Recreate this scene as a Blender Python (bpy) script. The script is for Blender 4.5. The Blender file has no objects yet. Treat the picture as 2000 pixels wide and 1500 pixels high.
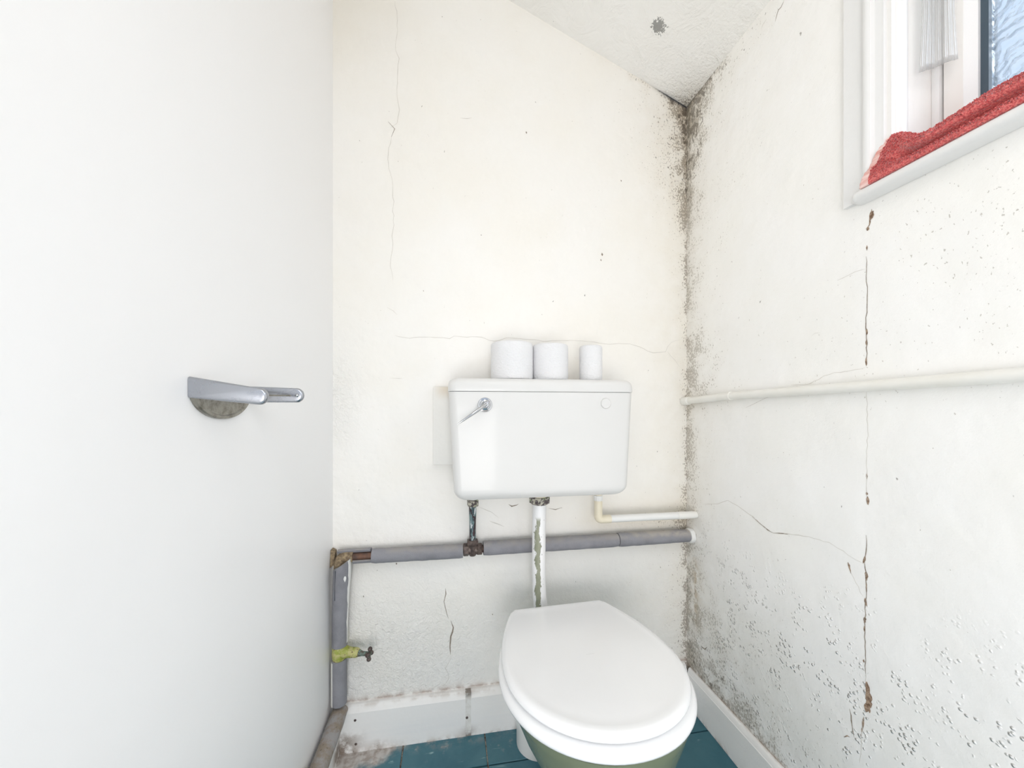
import bpy, bmesh, math, random
from mathutils import Vector, Matrix, noise as mnoise
random.seed(11)
PI = math.pi
scene = bpy.context.scene
COL = scene.collection

# ------------------------------------------------------------------ camera
H = .954                                   # eye height in metres
TH = math.atan(120/720)                    # the camera is turned a little to the right of the back wall's normal
S, C = math.sin(TH), math.cos(TH)
cam_d = bpy.data.cameras.new('camera')
cam_d.sensor_width = 36
cam_d.lens = 36*720/2000
cam_d.shift_y = 48/2000
cam_d.clip_start = .01
cam = bpy.data.objects.new('camera', cam_d)
cam.location = (0, 0, H)
cam.rotation_euler = (PI/2, 0, -TH)
COL.objects.link(cam)
scene.camera = cam

# ------------------------------------------------------------------ world, lights, exposure
scene.view_settings.view_transform = 'Standard'
scene.view_settings.look = 'None'
scene.view_settings.exposure = 0.18
scene.view_settings.gamma = 1.0
scene.view_settings.use_curve_mapping = False
scene.cycles.max_bounces = 14
scene.cycles.diffuse_bounces = 8

world = bpy.data.worlds.new('world')
scene.world = world
world.use_nodes = True
wn = world.node_tree
wn.nodes.clear()
w_out = wn.nodes.new('ShaderNodeOutputWorld')
w_bg = wn.nodes.new('ShaderNodeBackground')
w_tc = wn.nodes.new('ShaderNodeTexCoord')
w_sep = wn.nodes.new('ShaderNodeSeparateXYZ')
w_rmp = wn.nodes.new('ShaderNodeValToRGB')
w_rmp.color_ramp.elements[0].position = .47
w_rmp.color_ramp.elements[0].color = (.64, .63, .60, 1)      # ground haze
w_rmp.color_ramp.elements[1].position = .54
w_rmp.color_ramp.elements[1].color = (.84, .90, .98, 1)      # pale sky
e2 = w_rmp.color_ramp.elements.new(1.0)
e2.color = (.56, .72, .96, 1)
w_map = wn.nodes.new('ShaderNodeMath'); w_map.operation = 'MULTIPLY_ADD'
w_map.inputs[1].default_value = .5; w_map.inputs[2].default_value = .5
wn.links.new(w_tc.outputs['Generated'], w_sep.inputs[0])
wn.links.new(w_sep.outputs['Z'], w_map.inputs[0])
wn.links.new(w_map.outputs[0], w_rmp.inputs[0])
wn.links.new(w_rmp.outputs[0], w_bg.inputs[0])
w_bg.inputs[1].default_value = .95
wn.links.new(w_bg.outputs[0], w_out.inputs[0])

def lamp(name, kind, loc, target, energy, color, **kw):
    d = bpy.data.lights.new(name, kind)
    d.energy = energy
    d.color = color
    for k, v in kw.items():
        setattr(d, k, v)
    o = bpy.data.objects.new(name, d)
    o.location = loc
    o.rotation_euler = (Vector(target)-Vector(loc)).to_track_quat('-Z', 'Y').to_euler()
    COL.objects.link(o)
    return o
# hazy daylight that falls in through the window
lamp('sun', 'SUN', (3, -1.95, 3.29), (.1, 1.0, 1.0), 1.6, (.97, .985, 1.0), angle=math.radians(36))
# low fill light added behind the camera to brighten the lower room
lamp('low_fill', 'AREA', (-.18, -1.15, .48), (.50, 1.1, .30), 17.5, (1.0, .98, .98), shape='RECTANGLE', size=1.0, size_y=.95)
# unseen fill light added above and behind the camera to even out the walls
lamp('overhead_fill', 'POINT', (.10, -.30, 1.92), (.1, 1, 1), 5.2, (1.0, .965, .92), shadow_soft_size=.12)

# ------------------------------------------------------------------ room dimensions and picture helpers
D = 1.10; XR = .765; XL = -.325; YF = -.75
ZC, SLOPE = 1.945, .41                     # ceiling height at the right wall and its rise to the left
def ceil_z(x): return ZC + (XR-x)*SLOPE
def ray(px, py):
    a = (px-1000)/720
    return (S+a*C, C-a*S, (798-py)/720)
def aty(px, py, Y=D):
    d = ray(px, py); t = Y/d[1]
    return Vector((d[0]*t, Y, H+d[2]*t))
def atx(px, py, X=XR):
    d = ray(px, py); t = X/d[0]
    return Vector((X, d[1]*t, H+d[2]*t))
def atz(px, py, Z=0.):
    d = ray(px, py); t = (Z-H)/d[2]
    return Vector((d[0]*t, d[1]*t, Z))

# ------------------------------------------------------------------ node helpers
class Sh:
    """a socket with arithmetic"""
    nt = None
    def __init__(self, s): self.s = s
    @staticmethod
    def put(v, inp):
        if isinstance(v, Sh): Sh.nt.links.new(v.s, inp)
        else: inp.default_value = v
    @staticmethod
    def m(op, *a, clamp=False):
        n = Sh.nt.nodes.new('ShaderNodeMath'); n.operation = op; n.use_clamp = clamp
        for i, v in enumerate(a): Sh.put(v, n.inputs[i])
        return Sh(n.outputs[0])
    def __add__(s, o): return Sh.m('ADD', s, o)
    __radd__ = __add__
    def __sub__(s, o): return Sh.m('SUBTRACT', s, o)
    def __rsub__(s, o): return Sh.m('SUBTRACT', o, s)
    def __mul__(s, o): return Sh.m('MULTIPLY', s, o)
    __rmul__ = __mul__
    def __truediv__(s, o): return Sh.m('DIVIDE', s, o)
    def clamp(s): return Sh.m('ADD', s, 0., clamp=True)
    def abs(s): return Sh.m('ABSOLUTE', s)
    def max(s, o): return Sh.m('MAXIMUM', s, o)
    def min(s, o): return Sh.m('MINIMUM', s, o)
    def fall(s, w):                         # exp(-s/w)
        return Sh.m('EXPONENT', s*(-1./w)).min(1.)
    def ss(s, a, b, lo=0., hi=1.):
        n = Sh.nt.nodes.new('ShaderNodeMapRange'); n.interpolation_type = 'SMOOTHSTEP'
        for i, v in zip((0, 1, 2, 3, 4), (s, a, b, lo, hi)): Sh.put(v, n.inputs[i])
        return Sh(n.outputs[0])
def node(kind, **kw):
    n = Sh.nt.nodes.new(kind)
    for k, v in kw.items(): setattr(n, k, v)
    return n
def noise(co, scale, detail=3., rough=.55, dist=0., stretch=None, off=None):
    if stretch or off:
        mp = node('ShaderNodeMapping')
        Sh.put(co, mp.inputs[0])
        if stretch: mp.inputs['Scale'].default_value = stretch
        if off: mp.inputs['Location'].default_value = off
        co = Sh(mp.outputs[0])
    n = node('ShaderNodeTexNoise')
    Sh.put(co, n.inputs['Vector'])
    n.inputs['Scale'].default_value = scale
    n.inputs['Detail'].default_value = detail
    n.inputs['Roughness'].default_value = rough
    n.inputs['Distortion'].default_value = dist
    return Sh(n.outputs[0])
def voro(co, scale, rnd=1.):
    n = node('ShaderNodeTexVoronoi')
    Sh.put(co, n.inputs['Vector']); n.inputs['Scale'].default_value = scale
    n.inputs['Randomness'].default_value = rnd
    return Sh(n.outputs['Distance'])
def rgb(c):
    n = node('ShaderNodeRGB'); n.outputs[0].default_value = (*c, 1); return Sh(n.outputs[0])
def mix(f, a, b):
    n = node('ShaderNodeMix', data_type='RGBA'); n.clamp_factor = True
    Sh.put(f, n.inputs[0])
    for v, i in ((a, 6), (b, 7)):
        if isinstance(v, Sh): Sh.put(v, n.inputs[i])
        else: n.inputs[i].default_value = (*v, 1)
    return Sh(n.outputs[2])
def coords():
    n = node('ShaderNodeTexCoord')
    co = Sh(n.outputs['Object'])
    sp = node('ShaderNodeSeparateXYZ'); Sh.put(co, sp.inputs[0])
    return co, Sh(sp.outputs[0]), Sh(sp.outputs[1]), Sh(sp.outputs[2])
def normal_z():
    n = node('ShaderNodeNewGeometry')
    sp = node('ShaderNodeSeparateXYZ'); Sh.nt.links.new(n.outputs['Normal'], sp.inputs[0])
    return Sh(sp.outputs[2])
MATS = {}
def material(name, fn=None, color=(.8, .8, .8), rough=.5, metal=0., **kw):
    """fn() may return a dict with color, rough, height (Sh), bump distance"""
    m = bpy.data.materials.new(name); m.use_nodes = True
    Sh.nt = m.node_tree
    b = m.node_tree.nodes['Principled BSDF']
    r = fn() if fn else {}
    c = r.get('color', color)
    if isinstance(c, Sh): Sh.put(c, b.inputs['Base Color'])
    else: b.inputs['Base Color'].default_value = (*c, 1)
    Sh.put(r.get('rough', rough), b.inputs['Roughness'])
    Sh.put(r.get('metal', metal), b.inputs['Metallic'])
    if 'height' in r:
        bp = node('ShaderNodeBump'); bp.inputs['Strength'].default_value = r.get('strength', 1.)
        bp.inputs['Distance'].default_value = r.get('dist', .001)
        Sh.put(r['height'], bp.inputs['Height'])
        m.node_tree.links.new(bp.outputs[0], b.inputs['Normal'])
    for k, v in kw.items(): b.inputs[k].default_value = v
    MATS[name] = m
    return m

# ------------------------------------------------------------------ materials
PAINT_B = (.875, .86, .828)
PAINT_R = (.90, .893, .875)
def specks(co, inten, scale=260., seed=(0, 0, 0), lo=.78, gain=.42, soft=.07, stretch=None):
    n = noise(co, scale, 2., .6, .3, stretch=stretch, off=seed)
    t = lo - gain*inten.clamp()
    return n.ss(t, t+soft)

def m_back():
    co, x, y, z = coords()
    dc = XR-x
    big = noise(co, 3.5, 4., .55)
    streak = noise(co, 60., 3., .6, .4, stretch=(1, 1, .22))
    blot = noise(co, 22., 4., .6)
    # mould below the ceiling corner and down the corner
    topz = z.ss(1.40, 1.93)
    edge = (1.945+dc*SLOPE)-z                                   # drop below the ceiling line
    i_top = (dc.fall(.066)*topz*1.15 + edge.fall(.020)*dc.fall(.14)*1.35)*(streak*1.3+.2)*(noise(co, 15., 3., off=(1, 2, 3)).ss(.34, .62)*.85+.30)
    i_haze = dc.fall(.14)*z.ss(1.05, 1.75)*blot.ss(.3, .65)*1.0
    i_low = dc.fall(.075)*z.ss(1.05, .25)*(blot.ss(.3, .65)*.9+.15)*.62
    i_line = dc.fall(.018)*.72*(blot.ss(.3, .6)+.2)
    i_pipe = ((z-.585).abs()).fall(.025)*x.ss(.45, .76)*.55*(blot+.3)
    i = i_top+i_haze*.55+i_low+i_line+i_pipe
    sp = specks(co, i, 210., lo=.74, gain=.34, soft=.05, stretch=(1, 1, .7))
    sp2 = specks(co, i_top*.85+i_low*.4, 95., seed=(3, 1, 2), lo=.755, gain=.36, soft=.05, stretch=(1, 1, .55))
    base = mix(big.ss(.35, .7), PAINT_B, (PAINT_B[0]*.985, PAINT_B[1]*.975, PAINT_B[2]*.95))
    # yellowed damp paint
    yel = (((z-.60).abs()).fall(.05)*x.ss(.30, .5)*.45 + dc.fall(.10)*blot*.55 + i_top*.35
           + ((z-.52).abs()).fall(.05)*x.ss(.2, -.2)*.15 + x.ss(0., -.3)*z.ss(1.8, 2.2)*.3).clamp()
    base = mix(yel, base, (.60, .52, .38))
    base = mix((i_top*.30).clamp(), base, (.48, .36, .23))
    base = mix((sp*.60).clamp(), base, (.16, .12, .08))
    base = mix((sp2*.72).clamp(), base, (.07, .052, .038))
    line = (edge.fall(.0050)*dc.ss(.150, .05)*1.9*(streak*.8+.5)).clamp()
    base = mix(line, base, (.035, .04, .05))
    # grime above the skirting and splashes under the cistern
    gr = ((z-.130).abs()).fall(.006)*noise(co, 30., 3.).ss(.35, .6)*.8
    base = mix(gr.clamp(), base, (.34, .24, .19))
    sc = specks(co, ((z-.62).abs()).fall(.07)*x.ss(.02, .2)*.5, 90., seed=(7, 3, 1), lo=.83, gain=.28, stretch=(1, 1, .5))
    base = mix((sc*.6).clamp(), base, (.20, .16, .10))
    rough_zone = (x.ss(.25, -.25)*z.ss(.55, .22)*.9 + x.ss(-.20, -.31)*z.ss(1.25, .95)*z.ss(.75, .95)*.9 + i_top*.5 + dc.fall(.06)*.4 + z.ss(.75, .5)*.25).clamp()
    h = noise(co, 9., 3., .5)*1.4 + noise(co, 55., 4., .6)*.16 + noise(co, 85., 4., .65, .9)*rough_zone*.85 + noise(co, 420., 2.)*.03
    return dict(color=base, rough=.48, height=h, dist=.0062)
material('wall_paint_back', m_back)

def m_right():
    co, x, y, z = coords()
    da = D-y
    blot = noise(co, 20., 4., .6)
    wide = noise(co, 6., 3., .5)
    streak = noise(co, 60., 3., .6, .4, stretch=(1, 1, .25))
    topz = z.ss(1.30, 1.93)
    edge = ZC-z
    i_top = (da.fall(.070)*topz*1.15 + edge.fall(.014)*da.fall(.12)*.9 + edge.fall(.17)*da.fall(.26)*.85)*(streak*1.2+.3)*(noise(co, 15., 3., off=(1, 2, 3)).ss(.36, .62)*.85+.28)
    i_line = da.fall(.055)*.72*(blot.ss(.3, .65)+.2)
    i_mid = da.fall(.14)*((z-1.06).abs()).fall(.15)*.85*(blot.ss(.3, .65)+.2)
    i_low = (da.fall(.26)*z.ss(.80, .12)*.50 + (z-.118).fall(.095)*y.ss(.58, .85)*.80)*(blot.ss(.3, .65)*1.0+.22)
    i_spots = (z.ss(1.42, 1.22)*z.ss(.98, 1.10)*y.ss(.72, .50)*.34*(wide.ss(.3, .6)*.5+.5)
               + ((z-.99).abs()).fall(.02)*.42*y.ss(.9, .45))*(blot*.8+.4)
    i = i_top+i_line+i_mid+i_low+i_spots+wide.ss(.42, .68)*da.fall(.45)*.34*(blot.ss(.35, .65)+.1)
    sp = specks(co, i, 200., seed=(1, 5, 2), lo=.74, gain=.32, soft=.05, stretch=(1, 1, .7))
    sp2 = specks(co, i_top*.85+i_low*.45, 95., seed=(2, 2, 8), lo=.755, gain=.35, soft=.05, stretch=(1, 1, .6))
    sp3 = specks(co, i_spots, 120., seed=(5, 2, 3), lo=.78, gain=.26)
    base = mix(wide.ss(.35, .7), PAINT_R, (PAINT_R[0]*.985, PAINT_R[1]*.982, PAINT_R[2]*.965))
    yel = (da.fall(.07)*blot*.55 + i_top*.30 + ((z-.97).abs()).fall(.03)*da.fall(.10)*.3).clamp()
    base = mix(yel, base, (.58, .50, .37))
    brown = ((da-.045).abs()).fall(.016)*z.ss(.52, .42)*z.ss(.22, .32)*noise(co, 35., 4.).ss(.40, .55)*.75
    base = mix(brown.clamp(), base, (.46, .35, .22))
    base = mix(((i_low+i_line*.5+i_mid*.35)*.40).clamp(), base, (.46, .42, .35))
    base = mix((sp*.48).clamp(), base, (.22, .185, .135))
    base = mix((sp2*.62).clamp(), base, (.11, .09, .065))
    base = mix((sp3*.26).clamp(), base, (.36, .345, .32))
    line = (edge.fall(.004)*da.fall(.05)*1.5).clamp()
    base = mix(line, base, (.05, .05, .055))
    cau = ((z-.120).abs()).fall(.004)*noise(co, 45., 3.).ss(.35, .6)*.85
    base = mix(cau.clamp(), base, (.34, .25, .19))
    # paint blisters, more of them low on the wall
    zone = z.ss(.72, .35)*noise(co, 7., 2.).ss(.36, .54)
    cells = voro(co, 135.)
    blis = cells.ss(.45, .10)*noise(co, 40., 2., off=(4, 4, 1)).ss(.50, .60)
    h = noise(co, 8., 3., .5)*1.2 + noise(co, 50., 4., .6)*.15 + blis*zone*.75 + noise(co, 110., 4., .65, .5)*(i_low+i_top).clamp()*.5 + noise(co, 420., 2.)*.03
    return dict(color=base, rough=.5, height=h, dist=.0055)
material('wall_paint_right', m_right)

def m_left():
    co, x, y, z = coords()
    h = noise(co, 5., 2., .4)*.9 + noise(co, 160., 3., .6)*.03
    return dict(color=mix(noise(co, 2.5, 2.).ss(.3, .7), (.905, .902, .908), (.898, .895, .900)), rough=.42, height=h, dist=.003)
material('wall_paint_left', m_left)

def m_ceil():
    co, x, y, z = coords()
    dc = XR-x; da = D-y
    swirl = noise(co, 13., 4., .6, 2.2)
    rr = noise(co, 130., 3., .6)
    low = dc.fall(.12)
    i = (dc.fall(.035)*da.fall(.11)*1.0 + dc.fall(.05)*da.fall(.05)*.8)
    sp = specks(co, i, 200., lo=.80, gain=.32)
    px = x-.575; py = y-.950
    d2 = Sh.m('SQRT', px*px+py*py)
    spot = specks(co, d2.ss(.034, .004)*1.0, 190., seed=(6, 1, 1), lo=.74, gain=.46)
    base = mix(noise(co, 5., 3.).ss(.35, .7), (.895, .885, .86), (.875, .863, .83))
    base = mix((i*.4).clamp(), base, (.45, .38, .28))
    base = mix((sp*.6).clamp(), base, (.16, .12, .08))
    base = mix((spot*.75).clamp(), base, (.12, .12, .11))
    h = swirl*.55 + rr*low*.9*da.fall(.25) + noise(co, 4., 2.)*1.3
    return dict(color=base, rough=.6, height=h, dist=.008)
material('ceiling_plaster', m_ceil)

def gloss_white(name, c, dirt=0., rough=.3):
    def f():
        co, x, y, z = coords()
        n = noise(co, 28., 4., .6); s = specks(co, n.ss(.5, .75)*dirt, 240., lo=.82, gain=.36)
        base = mix((s*.7).clamp(), c, (.30, .24, .17))
        return dict(color=base, rough=rough, height=noise(co, 40., 3.)*.25+noise(co, 300., 2., stretch=(1, .2, 1))*.05, dist=.002)
    return material(name, f)
gloss_white('gloss_trim', (.80, .80, .795))
gloss_white('sash_paint', (.83, .815, .79), .25)
def m_skirt():
    co, x, y, z = coords()
    n = noise(co, 24., 4., .65)
    low = (z.fall(.007)*.9 + ((z-.122).abs()).fall(.004)*.5)*n.ss(.42, .62)
    crn = (x.ss(-.215, -.30)*z.ss(.075, .03)*y.ss(1.0, 1.05))*n.ss(.35, .55)*.9
    st = (((x-.052).abs()).fall(.014)*z.ss(.04, .01)*.9+((x-.052).abs()).fall(.010)*z.ss(.112, .122)*.7+((x+.20).abs()).fall(.02)*z.ss(.035, .01)*.7)*n.ss(.3, .5)*y.ss(1.0, 1.06)
    s = specks(co, (low+crn+.12), 300., lo=.82, gain=.3)
    base = mix(noise(co, 10., 3., stretch=(.2, .2, 4)).ss(.4, .7), (.875, .862, .84), (.845, .838, .825))
    base = mix((low*.8).clamp(), base, (.38, .30, .23))
    base = mix((crn+st).clamp(), base, (.24, .185, .145))
    base = mix((s*.6).clamp(), base, (.15, .12, .1))
    return dict(color=base, rough=.38, height=noise(co, 60., 4.)*.4, dist=.002)
material('skirting_paint', m_skirt)

def m_tile():
    co, x, y, z = coords()
    cl = noise(co, 6., 5., .65, .8)
    fleck = noise(co, 42., 4., .6, .5, stretch=(.28, 1.6, 1)).ss(.66, .74)
    edge = y.ss(.99, 1.085)
    diag = (y-1.0)*9.+(x+.18)*-5.+(noise(co, 18., 4., .6)-.5)*1.6
    worn = (diag.ss(.15, .75)*x.ss(-.10, -.16) + y.ss(1.04, 1.085)*noise(co, 30., 4., .65).ss(.45, .75)*.75*x.ss(.3, .0)
            + edge*noise(co, 20., 4., .65, .3).ss(.60, .70)*.55*x.ss(.75, .1)).clamp()
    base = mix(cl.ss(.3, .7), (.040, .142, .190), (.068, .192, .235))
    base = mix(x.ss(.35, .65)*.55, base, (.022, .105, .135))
    base = mix((fleck*.6).clamp(), base, (.42, .62, .62))
    base = mix(worn, base, mix(noise(co, 60., 4.).ss(.38, .66), (.60, .57, .54), (.40, .34, .30)))
    return dict(color=base, rough=noise(co, 20., 3.).ss(.2, .8, .28, .5), height=noise(co, 30., 3.)*.3+worn*.4, dist=.0015)
material('teal_tile', m_tile)
def m_screed():
    co, x, y, z = coords()
    n = noise(co, 70., 4., .7)
    return dict(color=mix(n.ss(.35, .65), (.14, .09, .065), (.60, .53, .45)), rough=.9, height=n, dist=.002)
material('floor_screed', m_screed)

def m_ceramic(c, name, rough=.12, warm=None):
    def f():
        co, x, y, z = coords()
        n = noise(co, 5., 2.)
        return dict(color=mix(n.ss(.3, .7), c, tuple(v*.98 for v in c)), rough=rough)
    return material(name, f, **{'Coat Weight': .3, 'Coat Roughness': .08})
m_ceramic((.715, .710, .695), 'cistern_plastic', .42)
m_ceramic((.92, .92, .922), 'seat_plastic', .22)
m_ceramic((.190, .215, .135), 'olive_ceramic', .16)
m_ceramic((.80, .80, .78), 'white_fitting', .35)
def m_cream_plastic():
    co, x, y, z = coords()
    return dict(color=mix(noise(co, 14., 3.).ss(.3, .7), (.80, .74, .60), (.77, .70, .54)), rough=.38)
material('cream_plastic', m_cream_plastic)
def m_pipe_paint():
    co, x, y, z = coords()
    return dict(color=mix(noise(co, 12., 3.).ss(.3, .7), (.82, .81, .77), (.79, .775, .72)), rough=.33, height=noise(co, 60., 3.)*.3, dist=.001)
material('cream_pipe_paint', m_pipe_paint)

def m_chrome():
    co, x, y, z = coords()
    n = noise(co, 240., 4., .7); w = noise(co, 60., 3., .6)
    pit = n.ss(.66, .74)*.45
    return dict(color=mix(pit, (.40, .415, .45), (.18, .18, .19)), rough=w.ss(.3, .7, .24, .34)+pit*.3, metal=1., height=n*.15, dist=.0005)
material('worn_chrome', m_chrome)
material('bright_chrome', None, (.52, .53, .55), .12, 1.)
def m_dullplate():
    co, x, y, z = coords()
    n = noise(co, 90., 4., .7)
    return dict(color=mix(n.ss(.4, .7), (.35, .335, .295), (.20, .19, .16)), rough=.34, metal=.9, height=n*.15, dist=.0005)
material('tarnished_plate', m_dullplate)

def m_foam():
    co, x, y, z = coords()
    n = noise(co, 380., 2., .7); w = noise(co, 26., 4., .6)
    dust = (normal_z().ss(.1, .9)*.55*w.ss(.3, .6) + x.ss(.42, .7)*normal_z().ss(-.3, .7)*w.ss(.35, .6)*.6).clamp()
    base = mix(w.ss(.3, .7), (.265, .265, .287), (.215, .215, .235))
    base = mix(dust, base, (.40, .37, .34))
    spots = specks(co, w.ss(.5, .8)*.5, 60., seed=(9, 4, 2), lo=.84, gain=.22)
    base = mix((spots*.5).clamp(), base, (.55, .52, .50))
    return dict(color=base, rough=.85, height=n, dist=.0008)
material('grey_foam', m_foam)
def m_foam_dirty():
    co, x, y, z = coords()
    n = noise(co, 300., 2., .7); w = noise(co, 30., 5., .65)
    base = mix(w.ss(.38, .62), (.36, .345, .345), (.30, .25, .20))
    sp = specks(co, w.ss(.35, .65)*.55+.1, 170., lo=.80, gain=.32)
    base = mix((sp*.7).clamp(), base, (.13, .10, .075))
    return dict(color=base, rough=.85, height=n+w, dist=.001)
material('dirty_foam', m_foam_dirty)
def m_copper():
    co, x, y, z = coords()
    w = noise(co, 60., 4., .6)
    return dict(color=mix(w.ss(.35, .65), (.17, .09, .06), (.09, .06, .05)), rough=.55, metal=.5, height=w, dist=.0008)
material('brown_copper', m_copper)
def m_oldfit():
    co, x, y, z = coords()
    w = noise(co, 110., 4., .65)
    return dict(color=mix(w.ss(.4, .6), (.075, .055, .05), (.15, .115, .10)), rough=.5, metal=.4, height=w, dist=.0008)
material('dark_fitting', m_oldfit)
def m_corroded():
    co, x, y, z = coords()
    w = noise(co, 120., 4., .65); v = noise(co, 60., 3., .6, off=(2, 0, 1))
    base = mix(w.ss(.42, .55), (.46, .44, .36), (.07, .055, .06))
    base = mix(v.ss(.58, .64), base, (.22, .30, .16))
    return dict(color=base, rough=.5, height=w, dist=.001)
material('corroded_nut', m_corroded)
def m_riser():
    co, x, y, z = coords()
    w = noise(co, 80., 4., .65, stretch=(1, 1, .3)); v = noise(co, 70., 3., .6, off=(2, 5, 1), stretch=(1, 1, .4))
    base = mix(w.ss(.42, .56), (.055, .075, .085), (.20, .29, .30))
    base = mix(v.ss(.54, .6), base, (.07, .045, .05))
    base = mix(noise(co, 90., 3., .6, off=(7, 1, 1), stretch=(1, 1, .3)).ss(.60, .64), base, (.72, .74, .76))
    return dict(color=base, rough=.25, metal=.35, height=w, dist=.0008)
material('tarnished_riser', m_riser)
def m_flush():
    co, x, y, z = coords()
    w = noise(co, 60., 5., .65, .4, stretch=(1, 1, .35)); f = noise(co, 220., 3., .6)
    cx = x-.2455
    strip = ((cx+.0065).abs()*-80.+.92 + (w-.5)*2.4 + (f-.5)*.4)
    m = strip.ss(.36, .42)*z.ss(.655, .64)*y.ss(1.02, 1.006)
    chips = noise(co, 130., 3., .6, off=(3, 3, 3), stretch=(1, 1, .5)).ss(.68, .70)*.9
    green = mix(w.ss(.4, .6), (.30, .31, .23), (.25, .265, .19))
    base = mix(m, (.83, .83, .83), green)
    base = mix((chips*(1.-m)*((cx).abs()).ss(.016, .008)).clamp(), base, (.20, .18, .15))
    return dict(color=base, rough=.42, height=m*-1.+w*.2, dist=.0012)
material('peeling_pipe', m_flush)
def m_valve():
    co, x, y, z = coords()
    w = noise(co, 70., 4., .65)
    base = mix(w.ss(.35, .6), (.30, .34, .055), (.50, .47, .20))
    base = mix(noise(co, 120., 3., off=(4, 1, 0)).ss(.60, .66), base, (.16, .10, .06))
    return dict(color=base, rough=.6, height=w, dist=.002)
material('green_paint', m_valve)
def m_filler():
    co, x, y, z = coords()
    w = noise(co, 60., 4., .65)
    end = (z.ss(.022, .004)+z.ss(.108, .122))*w.ss(.3, .5)*.9
    return dict(color=mix(end.clamp(), mix(w.ss(.4, .65), (.80, .79, .76), (.70, .68, .64)), (.24, .20, .17)), rough=.7, height=w, dist=.002)
material('filler', m_filler)
def m_mortar():
    co, x, y, z = coords()
    w = noise(co, 90., 4., .65)
    return dict(color=mix(w.ss(.35, .65), (.36, .28, .17), (.16, .115, .075)), rough=.95, height=w, dist=.004)
material('mortar', m_mortar)
def m_verdigris():
    co, x, y, z = coords()
    w = noise(co, 160., 4., .65)
    return dict(color=mix(w.ss(.4, .6), (.16, .24, .20), (.10, .08, .06)), rough=.7, height=w, dist=.001)
material('verdigris', m_verdigris)
def m_paper():
    co, x, y, z = coords()
    n = noise(co, 140., 3., .6, .4, stretch=(1, 1, 1.6))
    return dict(color=(.79, .79, .80), rough=.9, height=n, dist=.0025)
material('tissue_paper', m_paper)
material('cardboard', None, (.45, .36, .25), .85)
def m_board():
    co, x, y, z = coords()
    s = specks(co, z.ss(.99, .85)*.35, 130., lo=.86, gain=.26)
    y2 = z.ss(.97, 1.012)*x.ss(-.06, -.015)*.5
    base = mix(y2.clamp(), (.80, .79, .755), (.58, .46, .30))
    base = mix((s*.85).clamp(), base, (.10, .08, .06))
    return dict(color=base, rough=.5, height=noise(co, 40., 3.), dist=.002)
material('board_paint', m_board)
def m_crack(): 
    co, x, y, z = coords()
    n = noise(co, 160., 3., .7)
    return dict(color=mix(n.ss(.4, .6), (.23, .19, .15), (.36, .31, .26)), rough=.9)
material('crack_dark', m_crack)
material('crack_fine', None, (.655, .63, .585), .9)
def m_flake():
    co, x, y, z = coords()
    n = noise(co, 190., 4., .7)
    return dict(color=mix(n.ss(.38, .62), (.18, .11, .07), (.45, .33, .24)), rough=.95, height=n, dist=.003)
material('bare_plaster', m_flake)
material('gap_dark', None, (.045, .055, .07), .6)
material('gasket_dark', None, (.055, .085, .115), .35)
def m_towel():
    co, x, y, z = coords()
    n = noise(co, 420., 2., .6)
    return dict(color=mix(n.ss(.35, .65), (.52, .070, .075), (.76, .20, .18)), rough=.95, height=noise(co, 300., 2., .6, .4), dist=.003)
material('red_terry', m_towel, **{'Sheen Weight': 1.0, 'Sheen Roughness': .35, 'Sheen Tint': (1, .86, .88, 1)})
def m_hem():
    co, x, y, z = coords()
    n = noise(co, 130., 2., .5, stretch=(1, .08, 1))
    return dict(color=mix(n.ss(.35, .65), (.72, .34, .30), (.88, .66, .62)), rough=.9, height=n, dist=.003)
material('pink_hem', m_hem)

def glass_material():
    m = bpy.data.materials.new('patterned_glass'); m.use_nodes = True
    nt = Sh.nt = m.node_tree; nt.nodes.clear()
    co, x, y, z = coords()
    swirl = noise(co, 14., 2., .5, 2.8)
    wv = node('ShaderNodeTexWave'); wv.wave_type = 'RINGS'
    Sh.put(co, wv.inputs['Vector']); wv.inputs['Scale'].default_value = 16.
    wv.inputs['Distortion'].default_value = 14.; wv.inputs['Detail'].default_value = 2.
    wv.inputs['Detail Scale'].default_value = 1.6
    bp = node('ShaderNodeBump'); bp.inputs['Distance'].default_value = .006; bp.inputs['Strength'].default_value = 1.
    Sh.put(swirl+Sh(wv.outputs['Fac'])*.35, bp.inputs['Height'])
    g = node('ShaderNodeBsdfGlass'); g.inputs['IOR'].default_value = 1.45; g.inputs['Roughness'].default_value = .02
    g.inputs['Color'].default_value = (.95, .98, 1, 1)
    nt.links.new(bp.outputs[0], g.inputs['Normal'])
    t = node('ShaderNodeBsdfTransparent'); t.inputs['Color'].default_value = (.93, .965, 1, 1)
    mx = node('ShaderNodeMixShader'); mx.inputs[0].default_value = .45
    out = node('ShaderNodeOutputMaterial')
    nt.links.new(t.outputs[0], mx.inputs[1]); nt.links.new(g.outputs[0], mx.inputs[2])
    nt.links.new(mx.outputs[0], out.inputs[0])
    MATS['patterned_glass'] = m
glass_material()
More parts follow.
